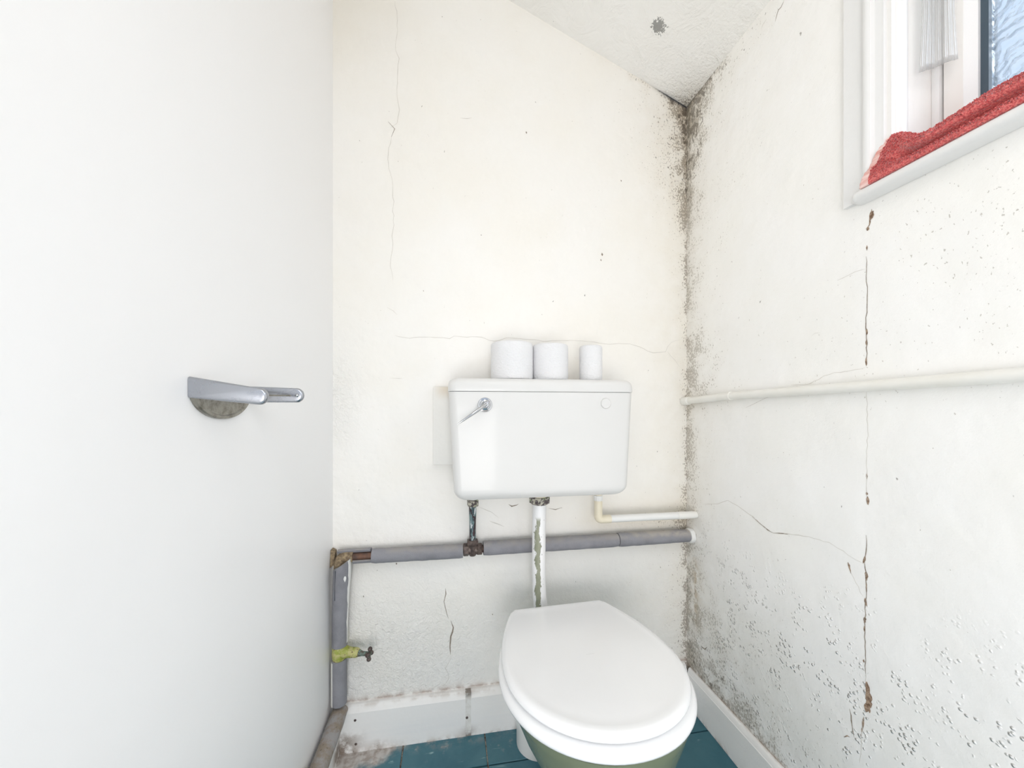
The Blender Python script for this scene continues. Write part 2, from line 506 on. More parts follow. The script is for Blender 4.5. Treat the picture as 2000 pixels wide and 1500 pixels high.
def clear_material():
    m = bpy.data.materials.new('clear_plastic'); m.use_nodes = True
    nt = Sh.nt = m.node_tree; nt.nodes.clear()
    g = node('ShaderNodeBsdfGlossy'); g.inputs['Roughness'].default_value = .16; g.inputs['Color'].default_value = (.92, .94, .97, 1)
    t = node('ShaderNodeBsdfTransparent'); t.inputs['Color'].default_value = (.93, .935, .93, 1)
    tr = node('ShaderNodeBsdfTranslucent'); tr.inputs['Color'].default_value = (.85, .85, .84, 1)
    a = node('ShaderNodeMixShader'); a.inputs[0].default_value = .42
    b = node('ShaderNodeMixShader'); b.inputs[0].default_value = .26
    out = node('ShaderNodeOutputMaterial')
    nt.links.new(t.outputs[0], a.inputs[1]); nt.links.new(tr.outputs[0], a.inputs[2])
    nt.links.new(a.outputs[0], b.inputs[1]); nt.links.new(g.outputs[0], b.inputs[2])
    nt.links.new(b.outputs[0], out.inputs[0])
    MATS['clear_plastic'] = m
clear_material()

# ------------------------------------------------------------------ mesh helpers
def obj(name, bm, mat, parent=None, smooth=True, angle=.7):
    bmesh.ops.recalc_face_normals(bm, faces=bm.faces)
    if smooth:
        for f in bm.faces: f.smooth = True
        for e in bm.edges:
            if len(e.link_faces) == 2 and e.calc_face_angle(0.) > angle: e.smooth = False
    me = bpy.data.meshes.new(name)
    bm.to_mesh(me); bm.free()
    me.materials.append(MATS[mat])
    o = bpy.data.objects.new(name, me)
    COL.objects.link(o)
    if parent: attach(o, parent)
    return o
def attach(o, parent):
    o.parent = parent
    o.matrix_parent_inverse = Matrix.Translation(parent_loc(parent)).inverted()
def parent_loc(p):
    v = Vector(p.location)
    return v
def empty(name, loc, label, cat, group=None):
    o = bpy.data.objects.new(name, None)
    o.location = loc; o.empty_display_size = .05
    COL.objects.link(o)
    o['label'] = label; o['category'] = cat
    if group: o['group'] = group
    return o
def tag(o, label, cat, group=None):
    o['label'] = label; o['category'] = cat
    if group: o['group'] = group
    return o
def struct(o): o['kind'] = 'structure'; return o

def add_box(bm, x0, x1, y0, y1, z0, z1):
    v = [bm.verts.new((x, y, z)) for x in (x0, x1) for y in (y0, y1) for z in (z0, z1)]
    for q in ((0, 1, 3, 2), (4, 6, 7, 5), (0, 4, 5, 1), (2, 3, 7, 6), (0, 2, 6, 4), (1, 5, 7, 3)):
        bm.faces.new([v[i] for i in q])
    return v
def box(x0, x1, y0, y1, z0, z1, bev=0., seg=2):
    bm = bmesh.new(); add_box(bm, x0, x1, y0, y1, z0, z1)
    if bev: bmesh.ops.bevel(bm, geom=list(bm.edges), offset=bev, segments=seg, profile=.6, affect='EDGES')
    return bm
def add_loft(bm, rings, cap0=True, cap1=True, closed=True):
    vs = [[bm.verts.new(p) for p in r] for r in rings]
    n = len(rings[0])
    for a, b in zip(vs, vs[1:]):
        for i in range(n if closed else n-1):
            j = (i+1) % n
            bm.faces.new((a[i], a[j], b[j], b[i]))
    if cap0: bm.faces.new(vs[0][::-1])
    if cap1: bm.faces.new(vs[-1])
    return vs
def loft(rings, **k):
    bm = bmesh.new(); add_loft(bm, rings, **k); return bm
def frame_at(t):
    t = t.normalized()
    up = Vector((0, 0, 1)) if abs(t.z) < .9 else Vector((0, 1, 0))
    u = t.cross(up).normalized(); v = u.cross(t).normalized()
    return u, v
def add_tube(bm, pts, r, seg=20, cap=True, wob=0.):
    pts = [Vector(p) for p in pts]
    rs = r if isinstance(r, (list, tuple)) else [r]*len(pts)
    rings = []; pu = None
    for i, p in enumerate(pts):
        t = (pts[min(i+1, len(pts)-1)]-pts[max(i-1, 0)]).normalized()
        if pu is None: u, v = frame_at(t)
        else:
            u = (pu - t*pu.dot(t)).normalized(); v = u.cross(t).normalized()
        pu = u
        ring = []
        for k in range(seg):
            a = 2*PI*k/seg
            q = u*math.cos(a)+v*math.sin(a)
            rr = rs[i]
            if wob: rr += wob*(mnoise.noise((p+q*.02)*60.))
            ring.append(p+q*rr)
        rings.append(ring)
    return add_loft(bm, rings, cap, cap)
def tube(pts, r, seg=20, cap=True, wob=0.):
    bm = bmesh.new(); add_tube(bm, pts, r, seg, cap, wob); return bm
def lerp_pts(a, b, n):
    a, b = Vector(a), Vector(b)
    return [a.lerp(b, i/n) for i in range(n+1)]
def arc_path(pts, rad, n=6):
    """polyline with rounded corners"""
    pts = [Vector(p) for p in pts]; out = [pts[0]]
    for a, b, c in zip(pts, pts[1:], pts[2:]):
        d1 = (a-b).normalized(); d2 = (c-b).normalized()
        p, q = b+d1*rad, b+d2*rad
        for i in range(n+1):
            t = i/n
            out.append(p*(1-t)**2+b*2*t*(1-t)+q*t*t)
    out.append(pts[-1]); return out
def lathe(profile, origin, axis, seg=32, cap0=True, cap1=True):
    """profile: (radius, distance along axis)"""
    ax = Vector(axis).normalized(); u, v = frame_at(ax); o = Vector(origin)
    rings = [[o+ax*h+(u*math.cos(2*PI*k/seg)+v*math.sin(2*PI*k/seg))*r for k in range(seg)] for r, h in profile]
    return loft(rings, cap0=cap0, cap1=cap1)
def hexnut(origin, axis, r, length, rot=0.):
    ax = Vector(axis).normalized(); u, v = frame_at(ax); o = Vector(origin)
    def ring(h, s): return [o+ax*h+(u*math.cos(2*PI*k/6+rot)+v*math.sin(2*PI*k/6+rot))*r*s for k in range(6)]
    return loft([ring(0, .9), ring(length*.12, 1), ring(length*.88, 1), ring(length, .9)])
def rrect(cx, cy, hx, hy, r, z, n=6):
    out = []
    for sx, sy, a0 in ((1, 1, 0), (-1, 1, PI/2), (-1, -1, PI), (1, -1, 3*PI/2)):
        for i in range(n+1):
            a = a0+PI/2*i/n
            out.append(Vector((cx+sx*(hx-r)+r*math.cos(a), cy+sy*(hy-r)+r*math.sin(a), z)))
    return out
def poly_prism(pts2, plane, a, b):
    """plane 'y': pts are (x,z) swept in y from a to b; 'x': pts are (y,z) swept in x"""
    bm = bmesh.new()
    f = (lambda p, t: (p[0], t, p[1])) if plane == 'y' else (lambda p, t: (t, p[0], p[1]))
    add_loft(bm, [[Vector(f(p, a)) for p in pts2], [Vector(f(p, b)) for p in pts2]])
    return bm

# ------------------------------------------------------------------ room shell
WT = .14
zL = ceil_z(XL)
o = struct(obj('wall_back', poly_prism([(XL-WT, -.02), (XR+WT, -.02), (XR+WT, ceil_z(XR+WT)), (XL-WT, ceil_z(XL-WT))], 'y', D, D+WT), 'wall_paint_back', smooth=False)); wall_back = o
wall_left = struct(obj('wall_left', poly_prism([(XL-WT, -.02), (XL, -.02), (XL, zL), (XL-WT, ceil_z(XL-WT))], 'y', YF, D), 'wall_paint_left', smooth=False))
# right wall with the window opening
WY1, WY0, WZ0, WZ1 = .540, -.20, 1.340, 1.885
bm = bmesh.new()
zt = ceil_z(XR)
def rw(y0, y1, z0, z1):
    v = add_box(bm, XR, XR+WT, y0, y1, z0, z1)
rw(YF, D, -.02, WZ0)
rw(WY1, D, WZ0, zt)
rw(YF, WY0, WZ0, zt)
rw(WY0, WY1, WZ1, zt)
wall_right = struct(obj('wall_right', bm, 'wall_paint_right', smooth=False))
ceiling = struct(obj('ceiling', poly_prism([(XL-WT, ceil_z(XL-WT)), (XR+WT, ceil_z(XR+WT)), (XR+WT, ceil_z(XR+WT)+.1), (XL-WT, ceil_z(XL-WT)+.1)], 'y', YF, D), 'ceiling_plaster', smooth=False))
floor = struct(obj('floor', box(XL-WT, XR+WT, YF, D, -.06, -.005), 'floor_screed', smooth=False))

# nine-inch floor tiles, each its own piece
TS, GAP = .2310, .0035
xs = [-.132+TS*k for k in range(-1, 4)]; ys = [.983-TS*k for k in range(-1, 7)]
shared = {}
for i, xa in enumerate(xs):
    for j, yb in enumerate(ys):
        x0, x1 = max(xa+GAP/2, XL+.001), min(xa+TS-GAP/2, XR-.001)
        y1, y0 = min(yb-GAP/2, D-.001), max(yb-TS+GAP/2, YF)
        if x1-x0 < .01 or y1-y0 < .01: continue
        w, d = round(x1-x0, 4), round(y1-y0, 4)
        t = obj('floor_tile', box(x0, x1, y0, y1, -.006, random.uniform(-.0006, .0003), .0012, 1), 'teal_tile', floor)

# ------------------------------------------------------------------ skirting boards
def profile_board(name, mat, parent, axis, face, back, a, b, top):
    """moulded board: a flat face, a small step and a rounded top"""
    d = 1 if back > face else -1
    w = abs(back-face)
    pr = [(0, 0), (0, top-.0165), (.0006, top-.0155), (.0012, top-.0150), (w*.30, top-.005), (w*.55, top-.001), (w*.7, top), (w, top)]
    pts = [(face+d*p, z) for p, z in pr]+[(back, 0)]
    f = (lambda p, t: Vector((t, p[0], p[1]))) if axis == 'x' else (lambda p, t: Vector((p[0], t, p[1])))
    n = 14
    rings = [[f(p, a+(b-a)*i/n) for p in pts] for i in range(n+1)]
    return obj(name, loft(rings), mat, parent, angle=.5)
sk = bpy.data.objects.new('baseboard_back', None); COL.objects.link(sk); struct(sk)
profile_board('board', 'skirting_paint', sk, 'x', D-.020, D, XL+.024, .0430, .125)
profile_board('board', 'skirting_paint', sk, 'x', D-.0195, D, .0590, XR-.012, .126)
obj('joint_filler', box(.0425, .0595, D-.0193, D, .0, .1245), 'filler', sk)
for px, py in ((693.5, 1407), (695, 1453.5), (912, 1402)):
    p = aty(px, py, D-.020)
    obj('screw', lathe([(.0005, -.0012), (.0030, -.0010), (.0036, 0), (.0036, .003)], p, (0, 1, 0), 12), 'dark_fitting', sk)
struct(profile_board('baseboard_right', 'skirting_paint', None, 'y', XR-.012, XR, YF, D-.0195, .118))
struct(profile_board('baseboard_left', 'skirting_paint', None, 'y', XL+.024, XL, YF, D-.0005, .098))

# ------------------------------------------------------------------ window
win = bpy.data.objects.new('window_1', None); COL.objects.link(win); struct(win)
ZT = 1.90
FX = .852                                  # room side of the fixed frame
JY = .538                                   # jamb face
# moulded architrave round the opening (far upright, near upright, head): a flat band and a rounded inner bead
def arch_profile():
    # (distance from the outer edge, height off the wall)
    p = [(0, 0), (0, .009), (.036, .009), (.038, .014)]
    for i in range(7):
        a = PI*i/6
        p.append((.045-.007*math.cos(a), .014+.004*math.sin(a)))
    p += [(.0535, .0085), (.0630, .0075), (.0640, 0)]
    return p
AO = .603
def upright(y_outer, sgn, z0, z1):
    rings = [[Vector((XR-h, y_outer-sgn*d, z)) for d, h in arch_profile()] for z in (z0, z1)]
    return loft(rings)
SILL_T = 1.3550
trim = bpy.data.objects.new('trim_1', None); COL.objects.link(trim); struct(trim)
obj('upright_moulding', upright(AO, 1, 1.343, ZT+.04), 'gloss_trim', trim, angle=.6)
obj('upright_moulding', upright(WY0-.08, -1, SILL_T, ZT+.04), 'gloss_trim', trim, angle=.6)
# jamb lining, head lining
obj('jamb_lining', box(XR-.0, FX+.05, JY-.008, WY1-.0005, SILL_T, WZ1), 'sash_paint', win)
obj('staff_bead', tube([(.7860, .5375, SILL_T+.0005), (.7860, .5375, WZ1-.009)], .0148, 24), 'gloss_trim', win)
obj('jamb_cover', box(XR-.0075, .7860, .5365, WY1+.0005, SILL_T, WZ1-.009), 'gloss_trim', win)
obj('jamb_lining', box(XR-.0, FX+.05, WY0+.0005, WY0+.008, SILL_T, WZ1), 'sash_paint', win)
obj('head_lining', box(XR, FX+.05, WY0+.008, JY-.008, WZ1-.008, WZ1-.0005), 'sash_paint', win)
# fixed frame and opening sash
JY2 = JY-.008
obj('frame_stop', box(FX, FX+.05, JY2-.011, JY2, SILL_T, WZ1-.008, .002), 'gloss_trim', win)
GY = JY2-.011                              # gap beside the sash
obj('frame_back', box(FX+.022, FX+.05, GY-.0035, GY, SILL_T, WZ1-.008), 'gap_dark', win)
sy1 = GY-.0035
obj('sash_stile', box(FX+.004, FX+.045, sy1-.0255, sy1, SILL_T+.003, WZ1-.012, .0015), 'sash_paint', win)
bm = bmesh.new()
add_loft(bm, [[Vector((FX+.005, sy1-.0255, z)), Vector((FX+.016, sy1-.0368, z)), Vector((FX+.045, sy1-.0368, z)), Vector((FX+.045, sy1-.0255, z))] for z in (SILL_T+.003, WZ1-.012)])
obj('glazing_bead', bm, 'gloss_trim', win)
g1 = sy1-.0368
obj('rubber_gasket', box(FX+.021, FX+.040, g1-.0095, g1, SILL_T+.004, WZ1-.012), 'gasket_dark', win)
obj('bottom_rail', box(FX+.004, FX+.045, WY0+.03, sy1-.0265, SILL_T+.003, SILL_T+.036, .0015), 'sash_paint', win)
obj('top_rail', box(FX+.004, FX+.045, WY0+.03, sy1-.0265, WZ1-.05, WZ1-.012, .0015), 'sash_paint', win)
obj('sash_stile', box(FX+.004, FX+.045, WY0+.0085, WY0+.029, SILL_T+.003, WZ1-.012, .0015), 'sash_paint', win)
obj('window_pane', box(FX+.028, FX+.034, WY0+.03, g1-.0096, SILL_T+.037, WZ1-.051), 'patterned_glass', win, smooth=False)
# window board with a rounded nose
NX = XR-.031
prof = [(FX+.05, SILL_T-.014), (FX+.05, SILL_T), (NX+.010, SILL_T)]
for i in range(1, 9):
    a = PI/2+PI*i/9
    prof.append((NX+.010+.0095*math.cos(a), SILL_T-.0095+.0095*math.sin(a)))
prof += [(NX+.012, SILL_T-.019), (XR-.001, SILL_T-.019), (XR-.001, SILL_T-.014)]
y_end = .580
rings = [[Vector((p[0], y, p[1])) for p in prof] for y in (y_end, y_end-.004, WY0-.06)]
for p, q in zip(rings[0], prof):           # soften the far end of the nose
    p.x = XR-.001+(p.x-XR+.001)*.8 if p.x < XR else p.x
    p.z = SILL_T-.0095+(p.z-SILL_T+.0095)*.75
bm = bmesh.new()
nose = [q for q in prof]
rr = []
for y, sh in ((y_end, .30), (y_end-.0012, .55), (y_end-.0035, .78), (y_end-.0075, .94), (y_end-.013, 1.), (WY0-.06, 1.)):
    rr.append([Vector((XR+.001+(min(p[0], XR+.001)-XR-.001)*sh, y, SILL_T-.0095+(p[1]-SILL_T+.0095)*(.6+.4*sh))) for p in prof])
add_loft(bm, rr)
add_box(bm, XR+.001, FX+.05, WY0+.001, JY-.001, SILL_T-.0145, SILL_T-.0003)
obj('window_sill', bm, 'gloss_trim', win, angle=.6)

# ------------------------------------------------------------------ cracks, chips on the walls
def on_plane(plane, px, py):
    if plane == 'back': return aty(px, py, D-.0004), Vector((0, -1, 0))
    if plane == 'right': return atx(px, py, XR-.0004), Vector((-1, 0, 0))
    if plane == 'left': return atx(px, py, XL+.0004), Vector((1, 0, 0))
def ribbon(name, plane, parent, pts, mat, jit=1.5, step=9., wj=.35):
    """pts: (px, py, width in px); refined, jittered and tapered into a thin irregular strip"""
    fine = []
    for (x0, y0, w0), (x1, y1, w1) in zip(pts, pts[1:]):
        L = math.hypot(x1-x0, y1-y0); n = max(1, int(L/step))
        for i in range(n):
            t = i/n
            fine.append((x0+(x1-x0)*t+random.uniform(-jit, jit), y0+(y1-y0)*t+random.uniform(-jit, jit)*.6, (w0+(w1-w0)*t)*random.uniform(1-wj, 1+wj)))
    fine.append(pts[-1])
    bm = bmesh.new(); prev = None
    P = [on_plane(plane, x, y) for x, y, w in fine]
    for i, ((p, nrm), (x, y, w)) in enumerate(zip(P, fine)):
        q = P[min(i+1, len(P)-1)][0]-P[max(i-1, 0)][0]
        if q.length < 1e-7: continue
        d = q.normalized(); side = d.cross(nrm).normalized()
        a = (p-Vector((0, 0, H))); f = a.x*S+a.y*C
        hw = w*.5*f/720*(.65 if mat == 'crack_fine' else .85)
        if i in (0, len(P)-1): hw *= .25
        l, r, m = bm.verts.new(p+side*hw), bm.verts.new(p-side*hw), bm.verts.new(p-nrm*.0002)
        if prev:
            bm.faces.new((prev[0], l, m, prev[2])); bm.faces.new((prev[2], m, r, prev[1]))
        prev = (l, r, m)
    return obj(name, bm, mat, parent, smooth=False)
def B(pts, mat='crack_dark', **k): return ribbon('crack', 'back', wall_back, pts, mat, **k)
def R(pts, mat='crack_dark', **k): return ribbon('crack', 'right', wall_right, pts, mat, **k)
def chip(plane, parent, px, py, w, h, lean=0.):
    n = max(4, int(h/5)); pts = []
    for i in range(n+1):
        t = i/n
        pts.append((px+lean*(t-.5)*h, py-h/2+h*t, w*(.35+.65*math.sin(PI*min(1, t*1.05)))))
    return ribbon('paint_chip', plane, parent, pts, 'bare_plaster', jit=w*.12, step=4., wj=.3)
# back wall: the hairline down the left, the long hairline over the rolls, the one below the pipe
B([(772, 2, 1), (774, 22, 1.2), (776, 60, .9), (773, 100, .9), (779, 115, 1.4), (777, 150, 1.2), (776, 185, .9), (778, 200, 1.6), (780, 215, 1.4), (776, 240, .8), (762, 250, .8)], 'crack_fine')
B([(759, 238, 1.2), (770, 252, 2), (764, 268, 1.5)])
B([(764, 268, 1.2), (757, 300, 1.2), (762, 340, .9), (768, 365, 1.2), (768, 440, .9), (765, 460, 1.2), (768, 475, .9), (763, 500, .9), (764, 530, .8), (768, 548, .7)], 'crack_fine')
B([(770, 656, 1), (800, 660, 1.4), (840, 658, 1.2), (877, 661, 1.4), (885, 657, 1.2), (940, 659, 1.3), (966, 667, 1.4), (974, 665, 1.3), (988, 659, 1.2), (1060, 666, 1.1), (1115, 664, 1), (1150, 667, 1), (1180, 672, 1.1), (1230, 671, 1), (1256, 681, 1.4), (1275, 690, 1.5), (1300, 687, 1.3), (1310, 668, .8), (1330, 664, .7)], 'crack_fine')
B([(1303, 686, 1), (1318, 705, .9), (1328, 718, .7)], 'crack_fine')
B([(900, 231, 1), (912, 232, 2.), (922, 230, 1)], 'crack_fine')
B([(870, 1150, 1.5), (872, 1160, 2.6), (868, 1175, 1.2), (871, 1190, 1.4), (876, 1208, 1)])
B([(880, 1212, 1.5), (885, 1225, 3), (881, 1243, 2.6), (880, 1262, 2.2), (880, 1280, 1)])
B([(884, 1278, 1), (878, 1292, 1.2), (871, 1305, 1.4), (876, 1325, 1.2), (870, 1338, 1), (855, 1343, .8)], 'crack_fine')
B([(757, 600, 1), (768, 608, 1.6), (776, 615, 1)], 'crack_fine')
B([(762, 738, 1), (778, 740, 2), (786, 739, 1)], 'crack_fine')
B([(992, 985, 1.2), (1000, 989, 3.), (1010, 986, 2), (1013, 984, 1)])
B([(1070, 992, 1.), (1085, 995, 1.8), (1098, 991, 1.)])
B([(935, 990, 1), (950, 995, 1.5), (960, 1000, 1.2), (975, 1012, .8)], 'crack_fine')
B([(954, 1017, 1.5), (965, 1021, 2.4), (985, 1029, 1)], 'crack_fine')
for px, py, w in ((1176, 497, 4), (1174, 508, 2.5), (1028, 259, 3), (1213, 353, 2.2), (827, 568, 2), (710, 1165, 2.5), (774, 1101, 2.6), (1290, 1108, 2.2), (962, 1200, 2.)):
    B([(px-.5, py-w*.8, w*.5), (px, py, w), (px+.5, py+w*.8, w*.4)], jit=.3, step=3.)
# right wall: the upright plaster joint with its missing paint
R([(1693, 500, 1), (1693, 560, 1.8), (1692, 600, 1.6), (1692, 640, 1.8), (1693, 710, 1.6)])
R([(1692, 765, 1), (1694, 800, 1.6), (1695, 850, 1.2), (1692, 900, 1.2), (1693, 930, 1.6), (1693, 985, 1.6)], 'crack_fine')
R([(1691, 1045, 1), (1692, 1075, 1.8), (1689, 1100, 1.4), (1692, 1120, 2.), (1692, 1165, 1.8), (1690, 1200, 2.), (1688, 1235, 1.6), (1690, 1290, 1.4), (1691, 1322, 1.2)])
R([(1690, 1300, 1), (1692, 1340, 1.4)], 'crack_fine')
R([(1686, 1400, 2), (1684, 1425, 3), (1682, 1450, 1.4), (1679, 1490, 1)], 'crack_fine')
R([(1660, 1385, 2), (1664, 1420, 2.4), (1668, 1440, 1)])
chip('right', wall_right, 1702, 421, 9, 20, -.35); R([(1703, 408, 1), (1700, 420, 4), (1699, 430, 3), (1698, 440, 2.2), (1691, 448, 2.)], 'bare_plaster', jit=.5, step=4.)
chip('right', wall_right, 1695, 447, 6, 7)
for px, py, w, h, l in ((1693, 484, 2.5, 10, 0), (1693, 648, 4, 12, 0), (1692, 668, 3, 14, 0), (1692, 706, 4, 18, 0), (1693, 930, 3, 12, 0), (1693, 964, 4.5, 6, 0), (1695, 978, 5.5, 17, .05),
                        (1688, 1093, 5.5, 15, -.3), (1692, 1125, 6, 18, .1), (1692, 1148, 3, 22, 0), (1691, 1176, 5, 17, .2), (1689, 1211, 6, 12, -.2), (1688, 1228, 3, 12, 0), (1687, 1291, 3.5, 6, 0),
                        (1696, 1362, 12, 62, .08), (1691, 1382, 10, 18, 0), (1659, 1109, 4.5, 22, .25), (1685, 1416, 4, 30, -.15)):
    chip('right', wall_right, px, py, w, h, l)
R([(1655, 1100, 1), (1660, 1115, 1.4), (1672, 1138, 1), (1686, 1165, 1.3)], 'crack_fine')
R([(1372, 985, 1), (1400, 985, 1.2), (1420, 978, 1), (1440, 988, 1.3), (1470, 1010, 1.8), (1500, 1036, 2.4), (1512, 1041, 2.2), (1538, 1043, 2), (1580, 1049, 1.2), (1620, 1060, 1.2), (1655, 1083, 1.4), (1688, 1102, 1)], 'crack_fine')
R([(1470, 1010, 1), (1492, 1028, 2.4), (1508, 1040, 2.2)])
R([(1512, 1041, 1), (1530, 1042, 1.9), (1540, 1044, 1)])
R([(1690, 718, 1), (1660, 725, 1.2), (1630, 728, 1.2), (1610, 735, 1.3), (1580, 750, 1.2), (1545, 752, .8)], 'crack_fine')
R([(1690, 525, 1), (1670, 532, 1.3), (1635, 548, 1)], 'crack_fine')
R([(1456, 797, 1), (1475, 787, 1.6), (1505, 775, .9)], 'crack_fine')
R([(1369, 1260, 1.2), (1372, 1264, 2), (1378, 1268, 2.2), (1381, 1263, 1)])
R([(1382, 1276, 1.2), (1385, 1284, 1.8), (1388, 1288, .8)])
R([(1532, 1, 1), (1526, 14, 2.4), (1521, 20, 2), (1517, 33, 1.6), (1514, 42, .8)])
R([(1498, 38, 1), (1491, 48, 1.6), (1486, 58, 1)], 'crack_fine')
R([(1586, 655, 1), (1592, 651, 1.4), (1602, 650, 1)], 'crack_fine')
R([(1648, 1440, 1), (1655, 1437, 3), (1660, 1440, 1)], 'bare_plaster', jit=.2)

# ------------------------------------------------------------------ cistern
cist = empty('cistern', (.2425, 1.005, .73), 'white wall-hung toilet cistern with side lever below three toilet rolls', 'cistern')
CY0, CY1 = .930, 1.078
ZB, ZS, ZL = .7190, .9965, 1.032
def cis_half(z): return .2325+(z-ZB)/(ZS-ZB)*(.2475-.2325)
rings = []
RB = .030
for h in (0, .002, .005, .010, .016, .022, .030):
    ins = RB-math.sqrt(max(0, RB*RB-(RB-h)**2))
    z = ZB+h
    rings.append((z, cis_half(z)-ins*.95, ins*.75))
for i in range(1, 9):
    z = ZB+RB+(ZS-ZB-RB)*i/8
    rings.append((z, cis_half(z), 0.))
def cring(z, hx, iy, extra=0.):
    r = min(.020, hx*.5)
    y0 = CY0+iy-extra; y1 = CY1
    pts = rrect(.2425, (y0+y1)/2, hx, (y1-y0)/2, r, z, 6)
    for p in pts:                          # the front bows out slightly
        if p.y < (y0+y1)/2:
            p.y -= .004*(1-((p.x-.2425)/hx)**2)
    return pts
bm = loft([cring(z, hx, iy) for z, hx, iy in rings])
bmesh.ops.subdivide_edges(bm, edges=[e for e in bm.edges if abs(e.verts[0].co.z-e.verts[1].co.z) < 1e-6 and e.calc_length() > .2], cuts=8)
for v in bm.verts:
    if v.co.y < CY0+.002 and abs(v.co.x-.2425) < .2: v.co.y = min(v.co.y, CY0-.004*(1-((v.co.x-.2425)/.2475)**2)+(.0 if v.co.z > ZB+RB else .75*(RB-math.sqrt(max(0, RB*RB-(RB-(v.co.z-ZB))**2)))))
obj('body', bm, 'cistern_plastic', cist, angle=.8)
lr = []
for h, ins in ((.0, .0012), (.001, .0003), (.002, 0), (.012, .0003), (.020, .0012), (.026, .0035), (.030, .0068), (.033, .0110), (.0348, .0165), (.0356, .024)):
    lr.append(cring(ZS+.0010+h*.965, .2490-ins, ins*.8, .0025))
obj('tank_lid', loft(lr), 'cistern_plastic', cist, angle=.9)
bm = loft([cring(z, .2455, .0035) for z in (ZS-.004, ZS+.004)])
obj('seam_rim', bm, 'gap_dark', cist)
lev = obj('flush_lever', lathe([(.0185, 0), (.0185, .003), (.0175, .0045), (.0135, .0055), (.0125, .0075), (.0095, .0085), (.0085, .0145), (.006, .017)], (.0855, CY0-.0005, .9635), (0, -1, 0), 32), 'bright_chrome', cist)
tip = Vector((.0165, CY0-.036, .9165)); root = Vector((.0880, CY0-.0195, .9650))
pts = [root+(tip-root)*t+Vector((0, -.004*math.sin(PI*t), 0)) for t in [i/10 for i in range(11)]]
obj('lever_rod', tube(pts, [.0042, .0046, .0045, .0043, .0040, .0037, .0034, .0031, .0028, .0023, .0012], 16), 'bright_chrome', lev)
obj('lever_collar', lathe([(.0068, .0), (.0072, .004), (.006, .008)], (.0865, CY0-.013, .9640), (0, -1, 0), 24), 'bright_chrome', lev)
obj('blanking_plug', lathe([(.0140, 0), (.0140, .0030), (.0130, .0042), (.0118, .0034), (.0106, .0034), (.002, .0036)], (.4075, CY0-.0015, .968), (0, -1, 0), 32), 'cistern_plastic', cist)

bb = obj('backing_board', box(-.0495, .42, D-.021, D, .7925, 1.0165, .002), 'board_paint')
tag(bb, 'white painted board fixed on back wall behind the cistern, speckled', 'board')

# flush pipe with peeling paint
fp = empty('flush_pipe', (.2495, 1.012, .39), 'white flush pipe with peeling green strip between cistern and toilet', 'pipe')
pts = [Vector((.2475, 1.012, .705)), Vector((.2475, 1.012, .68)), Vector((.2455, 1.012, .62)), Vector((.2450, 1.012, .54)), Vector((.2455, 1.012, .46)),
       Vector((.2475, 1.0095, .42)), Vector((.2515, 1.003, .385)), Vector((.258, .990, .358)), Vector((.265, .982, .345)), Vector((.267, .979, .342))]
obj('pipe', tube(pts, [.0190]*5+[.0192, .0200, .021, .022, .023], 28), 'peeling_pipe', fp)
obj('nut', lathe([(.0235, 0), (.0265, .001), (.0268, .016), (.0255, .019), (.022, .0215)], (.2475, 1.012, .707), (0, 0, -1), 24), 'corroded_nut', fp)
for k in range(10):
    a = 2*PI*k/10
    cx, cy = .2475+.0262*math.cos(a), 1.012+.0262*math.sin(a)
    obj('nut_lug', tube([(cx, cy, .7055), (cx, cy, .690)], .0034, 8), 'corroded_nut', fp)
obj('outlet_tail', tube([(.2475, 1.012, ZB), (.2475, 1.012, .705)], .0215, 24), 'cream_plastic', fp)

# ------------------------------------------------------------------ toilet rolls on the cistern
def roll(name, x, y, r, label, h=.102):
    t = empty(name, (x, y, ZL+.0008), label, 'toilet roll', 'toilet rolls on the cistern lid')
    z0 = ZL+.0008
    b = .006
    prof = [(.021, h-.001), (.022, h), (r-b, h), (r-b*.4, h-b*.25), (r-b*.1, h-b*.7), (r, h-b*1.6), (r, b), (r-b*.3, b*.3), (r-b, 0), (.021, 0)]
    bm = lathe(prof, (x, y, z0), (0, 0, 1), 72, cap0=False, cap1=False)
    bm.verts.ensure_lookup_table()
    for v in bm.verts:
        a = math.atan2(v.co.y-y, v.co.x-x); rr = math.hypot(v.co.x-x, v.co.y-y)
        k = 1+.004*math.sin(3*a+x*40)+(.008 if rr > .9*r and -1.9 < a < 1.2 else 0)
        if rr > .6*r: v.co.x = x+(v.co.x-x)*k; v.co.y = y+(v.co.y-y)*k
    obj('paper', bm, 'tissue_paper', t)
    obj('cardboard_core', lathe([(.0208, .001), (.0208, h-.002), (.0196, h-.002), (.0196, .001), (.0208, .001)], (x, y, z0), (0, 0, 1), 32, False, False), 'cardboard', t)
    return t
roll('toilet_roll', .1680, 1.012, .0582, 'fullest white toilet roll, leftmost on top of cistern lid')
roll('toilet_roll', .2785, 1.014, .0505, 'half used white toilet roll touching the fullest one on cistern lid', .1005)
roll('toilet_roll', .3960, 1.005, .0322, 'thin nearly finished toilet roll standing apart at right of cistern lid', .100)

